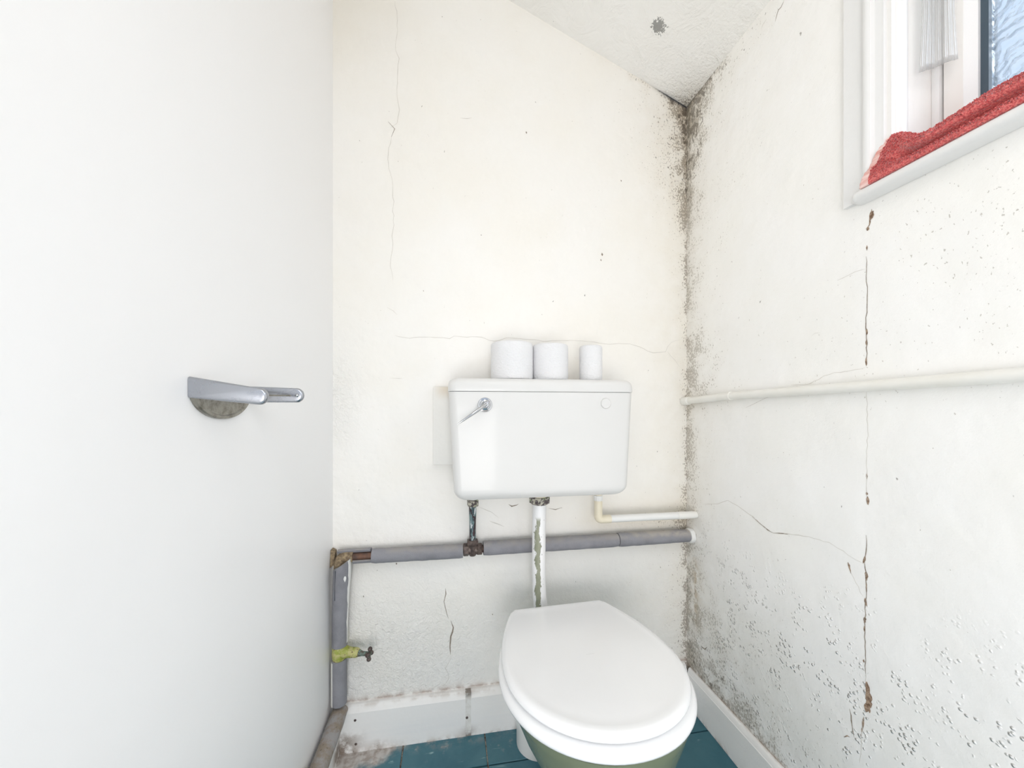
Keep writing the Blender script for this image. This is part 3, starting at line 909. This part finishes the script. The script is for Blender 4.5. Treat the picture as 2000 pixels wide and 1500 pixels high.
# ------------------------------------------------------------------ toilet
TX = .2825
TURN = math.radians(2.6)                    # the pan stands a little skew
toi = empty('toilet', (TX, .78, 0), 'olive green toilet pan with closed white seat and lid', 'toilet')
def plan(t, wmax, yb, yf, wb):
    """seat outline, t 0..1 from back left round the front to back right"""
    pass
def outline(scale_w, y_back, y_front, w_back, n=64, ymax=.735):
    """closed outline: straight back edge with small corner radii, widening sides, elliptical front"""
    W = scale_w
    pts = []
    # right side from the back corner to the widest point, then front half ellipse, then left side back
    def side(s):
        # s 0 at back .. 1 at widest
        y = y_back+(ymax-y_back)*s
        w = w_back+(W-w_back)*math.sin(s*PI/2)**.92
        return w, y
    right = [side(i/14) for i in range(15)]
    front = []
    for i in range(1, 40):
        a = PI*i/40
        cx, sx = math.cos(a), math.sin(a)
        front.append((W*math.copysign(abs(cx)**.97, cx), ymax-(ymax-y_front)*abs(sx)**.97))
    left = [(-w, y) for w, y in reversed(right)]
    rc = .012
    full = [(w_back-rc*.9, y_back), (w_back-rc*.35, y_back-rc*.15), (w_back-.001, y_back-rc*.6)]+right[1:]+front+left[:-1]
    full += [(-w_back+.001, y_back-rc*.6), (-w_back+rc*.35, y_back-rc*.15), (-w_back+rc*.9, y_back)]
    return full
def slab(name, ol, levels, mat, parent, dome=0.):
    """levels: (z, inset)"""
    cx = 0; cy = sum(p[1] for p in ol)/len(ol)
    rings = []
    for z, ins in levels:
        ring = []
        n = len(ol)
        for i, (x, y) in enumerate(ol):
            a, b = ol[(i-1) % n], ol[(i+1) % n]
            tx, ty = b[0]-a[0], b[1]-a[1]; L = math.hypot(tx, ty) or 1
            nx, ny = ty/L, -tx/L
            if nx*(x-cx)+ny*(y-cy) < 0: nx, ny = -nx, -ny
            ring.append(Vector((TX+x-nx*ins, y-ny*ins, z)))
        rings.append(ring)
    bm = bmesh.new()
    vs = add_loft(bm, rings, True, False)
    c0 = Vector((TX, cy, levels[-1][0]))
    last = vs[-1]
    for s in (.92, .8, .65, .5, .35, .2, .08):
        cur = [bm.verts.new(c0+(v.co-c0)*s+Vector((0, 0, dome*(1-s*s)))) for v in vs[-1]]
        for i in range(len(cur)):
            j = (i+1) % len(cur)
            bm.faces.new((last[i], last[j], cur[j], cur[i]))
        last = cur
    bm.faces.new(last)
    return obj(name, bm, mat, parent, angle=1.0)
ZP = .392
seat_ol = outline(.1950, .952, .538, .122)
slab('seat', seat_ol, [(ZP+.001, .004), (ZP+.003, .0015), (ZP+.007, 0), (ZP+.013, .0005), (ZP+.018, .004), (ZP+.0205, .009), (ZP+.021, .02)], 'seat_plastic', toi)
lid_ol = outline(.1870, .955, .549, .1270)
slab('lid', lid_ol, [(ZP+.0245, .010), (ZP+.0250, .0045), (ZP+.0275, .0008), (ZP+.0315, .0), (ZP+.036, .0025), (ZP+.0395, .0065), (ZP+.041, .0115), (ZP+.0408, .020), (ZP+.0405, .022)], 'seat_plastic', toi, .0015)
for sx in (-.07, .07):
    obj('hinge', tube([(TX+sx-.02, .966, ZP+.016), (TX+sx+.02, .966, ZP+.016)], .010, 16), 'seat_plastic', toi)
# bowl and foot, lofted from rim to floor
def ell(cy, hx, hyf, hyb, z, n=56):
    out = []
    for k in range(n):
        a = 2*PI*k/n
        c, s = math.cos(a), math.sin(a)
        e = .92
        out.append(Vector((TX+hx*math.copysign(abs(c)**e, c), cy+(hyb if s > 0 else hyf)*math.copysign(abs(s)**e, s), z)))
    return out
prof = [(0, .735, .098, .150, .205), (.006, .735, .104, .156, .211), (.02, .735, .104, .156, .211), (.05, .735, .094, .146, .205), (.10, .74, .086, .135, .195), (.16, .745, .088, .135, .185), (.21, .745, .102, .150, .180), (.26, .742, .124, .170, .180),
        (.31, .738, .150, .175, .185), (.35, .735, .166, .184, .190), (.368, .735, .173, .187, .194), (.378, .735, .178, .190, .197), (.390, .735, .180, .191, .198)]
bm = bmesh.new()
outer = [ell(cy, hx, f, b, z) for z, cy, hx, f, b in prof]
inner = [ell(.735, .165, .178, .188, ZP-.001), ell(.735, .135, .150, .15, .385), ell(.735, .125, .14, .135, .33), ell(.745, .08, .09, .08, .22), ell(.755, .03, .03, .03, .17)]
add_loft(bm, outer+inner)
obj('pan', bm, 'olive_ceramic', toi, angle=.9)
obj('pan_back', box(TX-.075, TX+.075, .905, .975, .29, ZP-.001, .012, 3), 'olive_ceramic', toi)
bm = bmesh.new()
add_tube(bm, arc_path([(TX, .90, .20), (TX-.02, .985, .20), (.247, 1.028, .10), (.247, 1.028, .0815)], .045, 6), .045, 24)
obj('trap_outlet', bm, 'olive_ceramic', toi)
for ch in toi.children:
    piv = Vector((TX, .95, 0)); rot = Matrix.Translation(piv) @ Matrix.Rotation(TURN, 4, 'Z') @ Matrix.Translation(-piv)
    if ch.name != 'trap_outlet': ch.data.transform(rot)
so = obj('soil_socket', lathe([(.0615, 0), (.0615, .060), (.0655, .064), (.0655, .080), (.0610, .082), (.0560, .080), (.0540, .03)], (.247, 1.030, .0005), (0, 0, 1), 40, True, True), 'peeling_socket' if 'peeling_socket' in MATS else 'white_fitting')
tag(so, 'white painted soil pipe socket on the floor behind the green pan', 'pipe socket')

# ------------------------------------------------------------------ water pipe with grey foam sleeves
PY, PZ, PX = 1.0725, .5465, -.3000
wp = empty('water_pipe', (PX, PY, .14), 'old water pipe in grey foam sleeves along back wall and left corner', 'pipe')
path = arc_path([(PX, YF+.02, .1215), (PX, PY, .1215), (PX, PY, PZ), (XR-.0005, PY, PZ)], .022, 6)
obj('copper_pipe', tube(path, .0108, 16), 'brown_copper', wp)
def sleeve(a, b, r=.0200, mat='grey_foam', n=24, wob=.0012, name='foam_sleeve', r2=None):
    pts = lerp_pts(a, b, n)
    r2 = r2 or r
    rs = [r+(r2-r)*i/n for i in range(n+1)]
    bm = bmesh.new()
    pts = [pts[0]+(pts[0]-pts[1]).normalized()*-.0001]+pts+[pts[-1]]
    rs = [.0125]+[rs[0]-.001]+rs[1:-1]+[rs[-1]-.001]+[.0125]
    add_tube(bm, pts, rs, 28, True, wob)
    return obj(name, bm, mat, wp, angle=.9)
p0 = aty(727, 1086, PY); p1 = aty(904, 1076, PY)
sleeve((p0.x, PY, PZ-.001), (p1.x, PY, PZ-.003))
p2 = aty(944, 1070, PY); p3 = aty(1206, 1055, PY)
sleeve((p2.x, PY, PZ+.001), (p3.x-.001, PY, PZ+.001), .0205)
sleeve((p3.x+.001, PY, PZ+.0015), (XR-.012, PY, PZ+.001), .0212, r2=.0198)
sleeve((XR-.016, PY, PZ+.001), (XR-.001, PY, PZ+.001), .0225, 'white_fitting', 3, .003, 'plaster_collar')
# torn back half of a sleeve above the bare pipe in the corner
def shell(pts, r, a0, a1, th, mat, name, n=14, uref=None, rfun=None, parent=wp):
    pts = [Vector(p) for p in pts]; t = (pts[-1]-pts[0]).normalized()
    u, v = uref
    out = []
    rings = []
    for i, p in enumerate(pts):
        s = i/(len(pts)-1)
        rr, b0, b1, off = rfun(s) if rfun else (r, a0, a1, Vector((0, 0, 0)))
        ring = []
        for k in range(n+1):
            a = b0+(b1-b0)*k/n; ring.append(p+off+(u*math.cos(a)+v*math.sin(a))*rr)
        for k in range(n, -1, -1):
            a = b0+(b1-b0)*k/n; ring.append(p+off+(u*math.cos(a)+v*math.sin(a))*(rr-th))
        rings.append(ring)
    return obj(name, loft(rings), mat, parent, angle=.8)
X_, Y_, Z_ = Vector((1, 0, 0)), Vector((0, 1, 0)), Vector((0, 0, 1))
ql = aty(668, 1085, PY); qr = aty(724, 1085, PY)
shell(lerp_pts((ql.x-.012, PY+.004, PZ), (qr.x, PY+.004, PZ), 10), .020, .15, 2.0, .007, 'grey_foam', 'torn_sleeve', uref=(Y_, Z_))
shell(lerp_pts((ql.x+.03, PY+.003, PZ), (qr.x+.004, PY+.003, PZ), 8), .0195, 3.6, 4.9, .005, 'grey_foam', 'torn_sleeve', uref=(Y_, Z_))
# corner elbow of the pipe
obj('elbow', tube(arc_path([(PX, PY, PZ-.035), (PX, PY, PZ), (PX+.036, PY, PZ)], .018, 6), .0145, 18, wob=.0012), 'mortar', wp)
obj('mortar_patch', loft([[Vector((XL+.001, y, z)) for y, z in ((1.070, .520), (1.098, .515), (1.098, .566), (1.078, .566))], [Vector((XL+.011, y, z)) for y, z in ((1.075, .526), (1.097, .522), (1.097, .560), (1.080, .558))]]), 'mortar', wp)
# upright sleeves: the upper one is split and flares at its top
def flare(s):
    k = s**1.7
    return (.0195+.0035*k, -2.85+.15*k, .55-.45*k, Vector((.0085*k, -.005*k, 0)))
up = lerp_pts((PX+.001, PY-.002, .308), (PX+.001, PY-.002, .527), 18)
shell(up, .02, 0, 0, .0065, 'grey_foam', 'foam_sleeve', 22, (X_, Y_), flare)
for o_ in [c for c in wp.children if c.name.startswith('foam_sleeve')][-1:]:
    for v in o_.data.vertices:             # slanting cut at the top
        if v.co.z > .515: v.co.z += (v.co.x-PX)*.62
def flare_edge(s):
    k = s**1.7
    return (.0203+.0037*k, -.36-.26*k+.16*(1-s)+.07*math.sin(s*17)+.04*math.sin(s*41), .50-.36*k, Vector((.0085*k, -.005*k, 0)))
e_ = shell(lerp_pts((PX+.001, PY-.002, .315), (PX+.001, PY-.002, .527), 18), .02, 0, 0, .008, 'white_fitting', 'paint_edge', 6, (X_, Y_), flare_edge)
for v in e_.data.vertices:
    if v.co.z > .515: v.co.z += (v.co.x-PX)*.62
def chipf(s): return (.0226, -1.10+.5*abs(s-.5)**1.5, -.78-.5*abs(s-.5)**1.5, Vector((.0066, -.0042, 0)))
shell(lerp_pts((PX+.001, PY-.002, .488), (PX+.001, PY-.002, .508), 6), .02, 0, 0, .003, 'white_fitting', 'paint_blob', 5, (X_, Y_), chipf)
def slitf(s): return (.0208+.0025*s, -2.16, -2.05-.07*math.sin(PI*s), Vector((.0040+.0040*s, -.0030-.0018*s, 0)))
shell(lerp_pts((PX+.001, PY-.002, .440), (PX+.001, PY-.002, .521), 10), .02, 0, 0, .003, 'gap_dark', 'split', 3, (X_, Y_), slitf)
shell(lerp_pts((PX, PY-.002, .150), (PX, PY-.002, .272), 10), .0195, -2.9, 1.2, .0065, 'grey_foam', 'foam_sleeve', 20, (X_, Y_))
shell(lerp_pts((PX-.0005, PY-.002, .150), (PX-.0005, PY-.002, .268), 8), .0203, -2.75, -2.30, .008, 'cream_pipe_paint', 'paint_edge', 4, (X_, Y_))
sleeve((PX, PY+.008, .1225), (PX, .36, .1225), .0205, 'dirty_foam', 40, .0016)
# tee and compression nuts
tx = aty(923, 1073, PY).x
obj('tee_fitting', tube([(tx-.022, PY, PZ), (tx+.022, PY, PZ)], .0148, 20), 'dark_fitting', wp)
for a in (-1, 1):
    obj('compression_nut', hexnut((tx+a*.0115, PY, PZ), (a, 0, 0), .0180, .0155, .3), 'dark_fitting', wp)
obj('tee_branch', tube([(tx, PY, PZ-.018), (tx, PY, PZ-.004), (tx, PY-.001, PZ+.022)], [.009, .0158, .0150], 20), 'dark_fitting', wp)
obj('compression_nut', hexnut((tx, PY-.001, PZ+.012), (0, 0, 1), .0175, .016, .5), 'dark_fitting', wp)
rp = [(tx, PY-.001, PZ+.01), (tx, PY-.001, PZ+.06), (tx, PY-.004, PZ+.085), (tx-.0005, PY-.012, PZ+.115), (tx-.0005, PY-.017, PZ+.135), (tx-.0005, PY-.018, PZ+.148)]
obj('riser_pipe', tube(rp, [.0092, .0092, .0096, .0108, .0112, .0115], 20), 'tarnished_riser', wp)
obj('tap_nut', hexnut((tx-.0005, PY-.018, PZ+.130), (0, 0, 1), .0172, .019, .4), 'corroded_nut', wp)
obj('inlet_tail', tube([(tx-.0005, PY-.018, PZ+.146), (tx-.0005, PY-.018, ZB)], .0128, 20), 'white_fitting', wp)
# green stop tap in the corner
vx = PX; vz = .290
vd = Vector((1, -.25, -.05)).normalized()
sv = obj('stop_tap', tube([Vector((vx, PY-.002, vz+.030)), Vector((vx, PY-.003, vz+.012)), Vector((vx, PY-.003, vz)), Vector((vx, PY-.003, vz-.012)), Vector((vx, PY-.002, vz-.028))], [.013, .0175, .0190, .0175, .013], 20, wob=.001), 'green_paint', wp)
v0 = Vector((vx, PY-.003, vz+.003))
obj('tap_body', tube([v0, v0+vd*.018, v0+vd*.030, v0+vd*.036, v0+vd*.050, v0+vd*.056], [.0165, .0160, .0130, .0125, .0120, .0095], 14, wob=.0016), 'green_paint', sv)
obj('tap_stem', tube([v0+vd*.052, v0+vd*.060, v0+vd*.066, v0+vd*.084], [.0088, .0080, .0058, .0058], 14, wob=.001), 'verdigris', sv)
hc = v0+vd*.086
for ang in (.35, 1.75, 3.45, 4.9):
    u, v = frame_at(vd)
    q = hc+(u*math.cos(ang)+v*math.sin(ang))*.0125
    obj('crosshead_arm', tube([hc, hc.lerp(q, .6), q], [.0040, .0038, .0046], 10), 'verdigris', sv)
    bm = bmesh.new(); bmesh.ops.create_icosphere(bm, subdivisions=2, radius=.0062, matrix=Matrix.Translation(q))
    obj('crosshead_knob', bm, 'dark_fitting', sv)
obj('clip', tube([(XL+.005, .885, .118), (XL+.007, .885, .150), (PX, .885, .1445), (PX+.012, .885, .140)], .004, 10), 'green_paint', wp)

# ------------------------------------------------------------------ overflow pipe
OY, OZ = 1.052, .6205
ox = aty(1168.5, 1000, OY).x
ov = empty('overflow_pipe', (ox, OY, OZ), 'short white overflow pipe with cream elbow under right end of cistern', 'pipe')
obj('inlet_tail', tube([(ox, OY, ZB), (ox, OY, .690)], .0108, 20), 'cream_plastic', ov)
bm = lathe([(.0105, 0), (.0128, .001), (.0132, .004), (.0120, .018), (.0105, .019)], (ox, OY, .694), (0, 0, -1), 28)
obj('nut', bm, 'white_fitting', ov)
for k in range(14):
    a = 2*PI*k/14
    cx, cy = ox+.0124*math.cos(a), OY+.0124*math.sin(a)
    obj('nut_rib', tube([(cx, cy, .6905), (cx, cy, .6775)], .0011, 6), 'white_fitting', ov)
ex = aty(1192, 1010, OY).x
obj('elbow', tube(arc_path([(ox, OY, .678), (ox, OY, OZ), (ex, OY, OZ)], .012, 8), .0123, 24), 'cream_plastic', ov)
ep = aty(1325, 1005, OY).x
obj('pipe', tube([(ex-.004, OY, OZ), (ep, OY, OZ-.001)], .0110, 24), 'white_fitting', ov)
obj('wall_end', tube([(ep-.004, OY, OZ-.001), (XR-.0115, OY, OZ-.001), (XR-.0008, OY, OZ-.001)], [.0118, .0116, .0105], 24), 'cream_pipe_paint', ov)

# ------------------------------------------------------------------ pipe along the right wall
wx = XR-.0115
cp = empty('wall_pipe', (wx, .7, .985), 'cream painted waste pipe running along right wall below the window', 'pipe')
pj = Vector((wx, .893, .9886)); ps = Vector((wx, D-.001, .9775)); pe = Vector((wx, YF+.01, 1.021))
obj('pipe', tube(lerp_pts(pj, pe, 16), .0103, 24), 'cream_pipe_paint', cp)
obj('socket_pipe', tube(lerp_pts(ps, pj+Vector((0, -.004, .0001)), 8), [.0108]*8+[.0113], 24), 'cream_pipe_paint', cp)
obj('coupling', lathe([(.0108, 0), (.0122, .001), (.0122, .006), (.0108, .007)], pj+Vector((0, .004, 0)), (0, -1, 0), 28), 'cream_pipe_paint', cp)
obj('end_fitting', lathe([(.0135, 0), (.0135, .026), (.0124, .030), (.011, .031)], ps+Vector((0, 0, .0003)), (0, -1, .05), 28), 'cream_pipe_paint', cp)

# ------------------------------------------------------------------ toilet roll holder on the left wall
n0 = atx(367, 760, XL); n1 = atx(482, 770, XL)
ya, yb = n0.y, n1.y+.004
zc = .984
rh = empty('toilet_roll_holder', (XL, (ya+yb)/2, zc), 'empty worn chrome toilet roll holder on left wall', 'roll holder')
ym = (ya+yb)/2; hr = (yb-ya)/2
pts = []
for i in range(29):
    a = PI+PI*i/28
    pts.append((ym+hr*math.cos(a), zc-.006+.039*math.sin(a)))
pts = [(ym+hr, zc+.002), (ym-hr, zc+.002)]+[p for p in pts]
bm = bmesh.new()
def ringp(sc, x): return [Vector((x, ym+(y-ym)*sc, zc+(z-zc)*sc)) for y, z in pts]
add_loft(bm, [ringp(1., XL+.0004), ringp(1., XL+.004), ringp(.97, XL+.0055), ringp(.90, XL+.0056), ringp(.87, XL+.0036)])
obj('backplate', bm, 'tarnished_plate', rh, angle=.5)
def arm(y, L, h0, h1, zt, zb_tip, th, name='arm'):
    """flat arm standing off the wall with a rounded end; y is its camera side face"""
    ol = []
    zt0, zb0 = zt, zt-h0
    zt1, zb1 = zb_tip+h1, zb_tip
    ol.append((0, zb0)); ol.append((0, zt0))
    rc = h1*.46
    for i in range(11):
        a = PI/2-PI*i/10
        ol.append((L-rc+rc*math.cos(a), (zt1+zb1)/2+h1/2*math.sin(a)))
    def ring(yy, ins):
        cx, cz = L*.5, (zt0+zb1)/2
        return [Vector((XL+.0005+max(0, x-(ins if x > L*.5 else 0)), yy, cz+(z-cz)*(1-ins/.012*.6))) for x, z in ol]
    bm = bmesh.new()
    add_loft(bm, [ring(y, .0040), ring(y+.0006, .0022), ring(y+.0018, .0007), ring(y+.0035, 0), ring(y+th-.0035, 0), ring(y+th-.0018, .0007), ring(y+th-.0006, .0022), ring(y+th, .0040)])
    return obj(name, bm, 'worn_chrome', rh, angle=.5)
arm(ya-.0009, .090, .0270, .0215, .9945, .9590, .010)
a2 = arm(yb-.0093, .0855, .0260, .0235, .9900, .9640, .010)
obj('spindle_hole', lathe([(.0030, 0), (.0026, .0012), (.001, .0022), (.0002, .0024)], (XL+.003+.074, yb-.0091, .9755), (0, -1, 0), 16), 'bright_chrome', a2)
bm = box(XL+.02, XL+.068, yb-.0097, yb-.0091, .9740, .9765, .0003, 1)
obj('pressed_groove', bm, 'tarnished_plate', a2)

# ------------------------------------------------------------------ red towel stuffed along the window board
tw = empty('towel', (.79, .25, SILL_T), 'red terry towel with pale hem bunched along the window sill', 'towel')
Z0 = SILL_T+.0008
def sec(y):
    """section control points (x, z above the board) at a given y, front bottom over the top to the back"""
    e = min(1, max(0, (.535-y)/.065)); e = e*e*(3-2*e)           # 0 at the hem end, 1 where the towel is folded double
    w = math.sin(y*37)*.0018+math.sin(y*19+1.)*.0025
    A = [(.790, .000), (.745, .000), (.7375, .003), (.737, .014), (.7405, .0215), (.746, .0270), (.7495, .0370), (.7530, .0480), (.7590, .0600), (.7660, .0690), (.778, .0700), (.792, .060), (.806, .042), (.818, .020), (.822, .002)]
    B_ = [(.790, .000), (.745, .000), (.7385, .003), (.738, .0080), (.744, .0108), (.776, .0100), (.7540, .0215), (.7420, .0265), (.7430, .0355), (.752, .0435), (.768, .0470), (.785, .043), (.802, .033), (.816, .018), (.822, .002)]
    cl = min(1, max(0, (y-.30)/.08)); cl = cl*cl*(3-2*cl)           # towards the camera the fold closes
    B_ = [(x+(.7415-x)*(1-cl)*.85 if k in (4, 5, 6) else x, z) for k, (x, z) in enumerate(B_)]
    lift = 1+.05*math.sin(y*23+.7)+.04*math.sin(y*51)+.12*max(0, 1-abs(y-.56)/.035)+.10*max(0, 1-abs(y-.40)/.07)
    out = []
    for (x0, z0), (x1, z1) in zip(A, B_):
        x = x0+(x1-x0)*e; z = z0+(z1-z0)*e
        z = z*(lift if z > .02 else 1)
        out.append((x+(w if z > .015 else 0), z))
    return out
def catmull(pts, m):
    out = []
    for i in range(len(pts)-1):
        p0, p1, p2, p3 = pts[max(i-1, 0)], pts[i], pts[i+1], pts[min(i+2, len(pts)-1)]
        for k in range(m):
            t = k/m
            out.append(tuple(.5*((2*p1[j])+(-p0[j]+p2[j])*t+(2*p0[j]-5*p1[j]+4*p2[j]-p3[j])*t*t+(-p0[j]+3*p1[j]-3*p2[j]+p3[j])*t**3) for j in range(2)))
    out.append(pts[-1]); return out
NY = 420
y_a, y_b = .562, -.13
rows = []
for i in range(NY+1):
    y = y_a+(y_b-y_a)*i/NY
    row = []
    for k, (x, z) in enumerate(catmull(sec(y), 9)):
        hem = 1 if i < 9 else 0
        slant = max(0, 1-i/45)*(z*.27)                            # the hem end leans back as it rises
        p = Vector((x, y-slant, Z0+max(0., z)))
        if z > .0012:
            n1_ = (.35 if 50 < k < 62 else 1.)*(mnoise.noise(p*230.)*.0015+mnoise.noise(p*60.)*.0010)
            if hem: n1_ = math.sin(k*.9)*.0006
            p += Vector((-.5, 0, .8))*n1_
            p.z = max(p.z, Z0)
        if i == 0: p += Vector((.004, 0, 0)) * (0 if z < .001 else .3)
        row.append(p)
    rows.append(row)
HEM = 9
o = obj('hem', loft([r for r in rows[:HEM+1]], cap0=True, cap1=False, closed=False), 'pink_hem', tw, angle=2.)
o = obj('terry_cloth', loft([r for r in rows[HEM:]], cap0=False, cap1=True, closed=False), 'red_terry', tw, angle=2.)
# loose loops of the terry pile
bm = bmesh.new()
NK = len(rows[0])
for _ in range(15000):
    i = random.randint(HEM+1, int(NY*.62)); k = random.randint(4, NK-22)
    p = rows[i][k].lerp(rows[i][k+1], random.random()); n = (rows[i][k+1]-rows[i][k-1]).cross(rows[i+1][k]-rows[i-1][k])
    if n.length < 1e-9: continue
    n.normalize()
    if n.x > 0 and n.z < 0: n = -n
    t = Vector((random.uniform(-1, 1), random.uniform(-1, 1), random.uniform(-1, 1)))*1.3
    d = (n+t*.5).normalized(); s = d.cross(Vector((.3, 1, .2))).normalized()*.0007
    h = random.uniform(.0012, .0028)
    a, b = bm.verts.new(p-s), bm.verts.new(p+s)
    c, e = bm.verts.new(p+d*h+s*1.2), bm.verts.new(p+d*h-s*1.2)
    bm.faces.new((a, b, c, e))
o = obj('terry_pile', bm, 'red_terry', tw, smooth=False); o['kind'] = 'stuff'

# ------------------------------------------------------------------ ribbed clear plastic hanging in the window corner
def hang():
    a = Vector((.806, .5195)); b = Vector((.842, .489))
    n = 110; rings = []
    for z in [1.5385+.012*i for i in range(0, 26)]:
        row = []
        for k in range(n+1):
            t = k/n
            q = a.lerp(b, t); nrm = Vector((-(b-a).y, (b-a).x)).normalized()
            s = (z-1.5385)/.3
            off = (.0028*math.sin(t*PI*3.2+.5)+.0007*math.sin(t*PI*13)+.0005*math.sin(t*PI*37))*(.5+.8*s)
            q = q-nrm*off+nrm*-.004
            wob = .0015*math.sin(z*40+t*3)
            row.append(Vector((q.x, q.y+(.004 if s > .3 else .004*s/.3)*(1-2*t)*-1, z+wob*(1 if z < 1.56 else 0))))
        rings.append(row)
    bm = loft(rings, cap0=False, cap1=False, closed=False)
    geom = bmesh.ops.solidify(bm, geom=list(bm.faces), thickness=.0005)
    return bm
o = obj('plastic_sheet', hang(), 'clear_plastic', angle=2.)
tag(o, 'clear ribbed plastic sheet hanging in the window corner above the towel', 'plastic sheet')
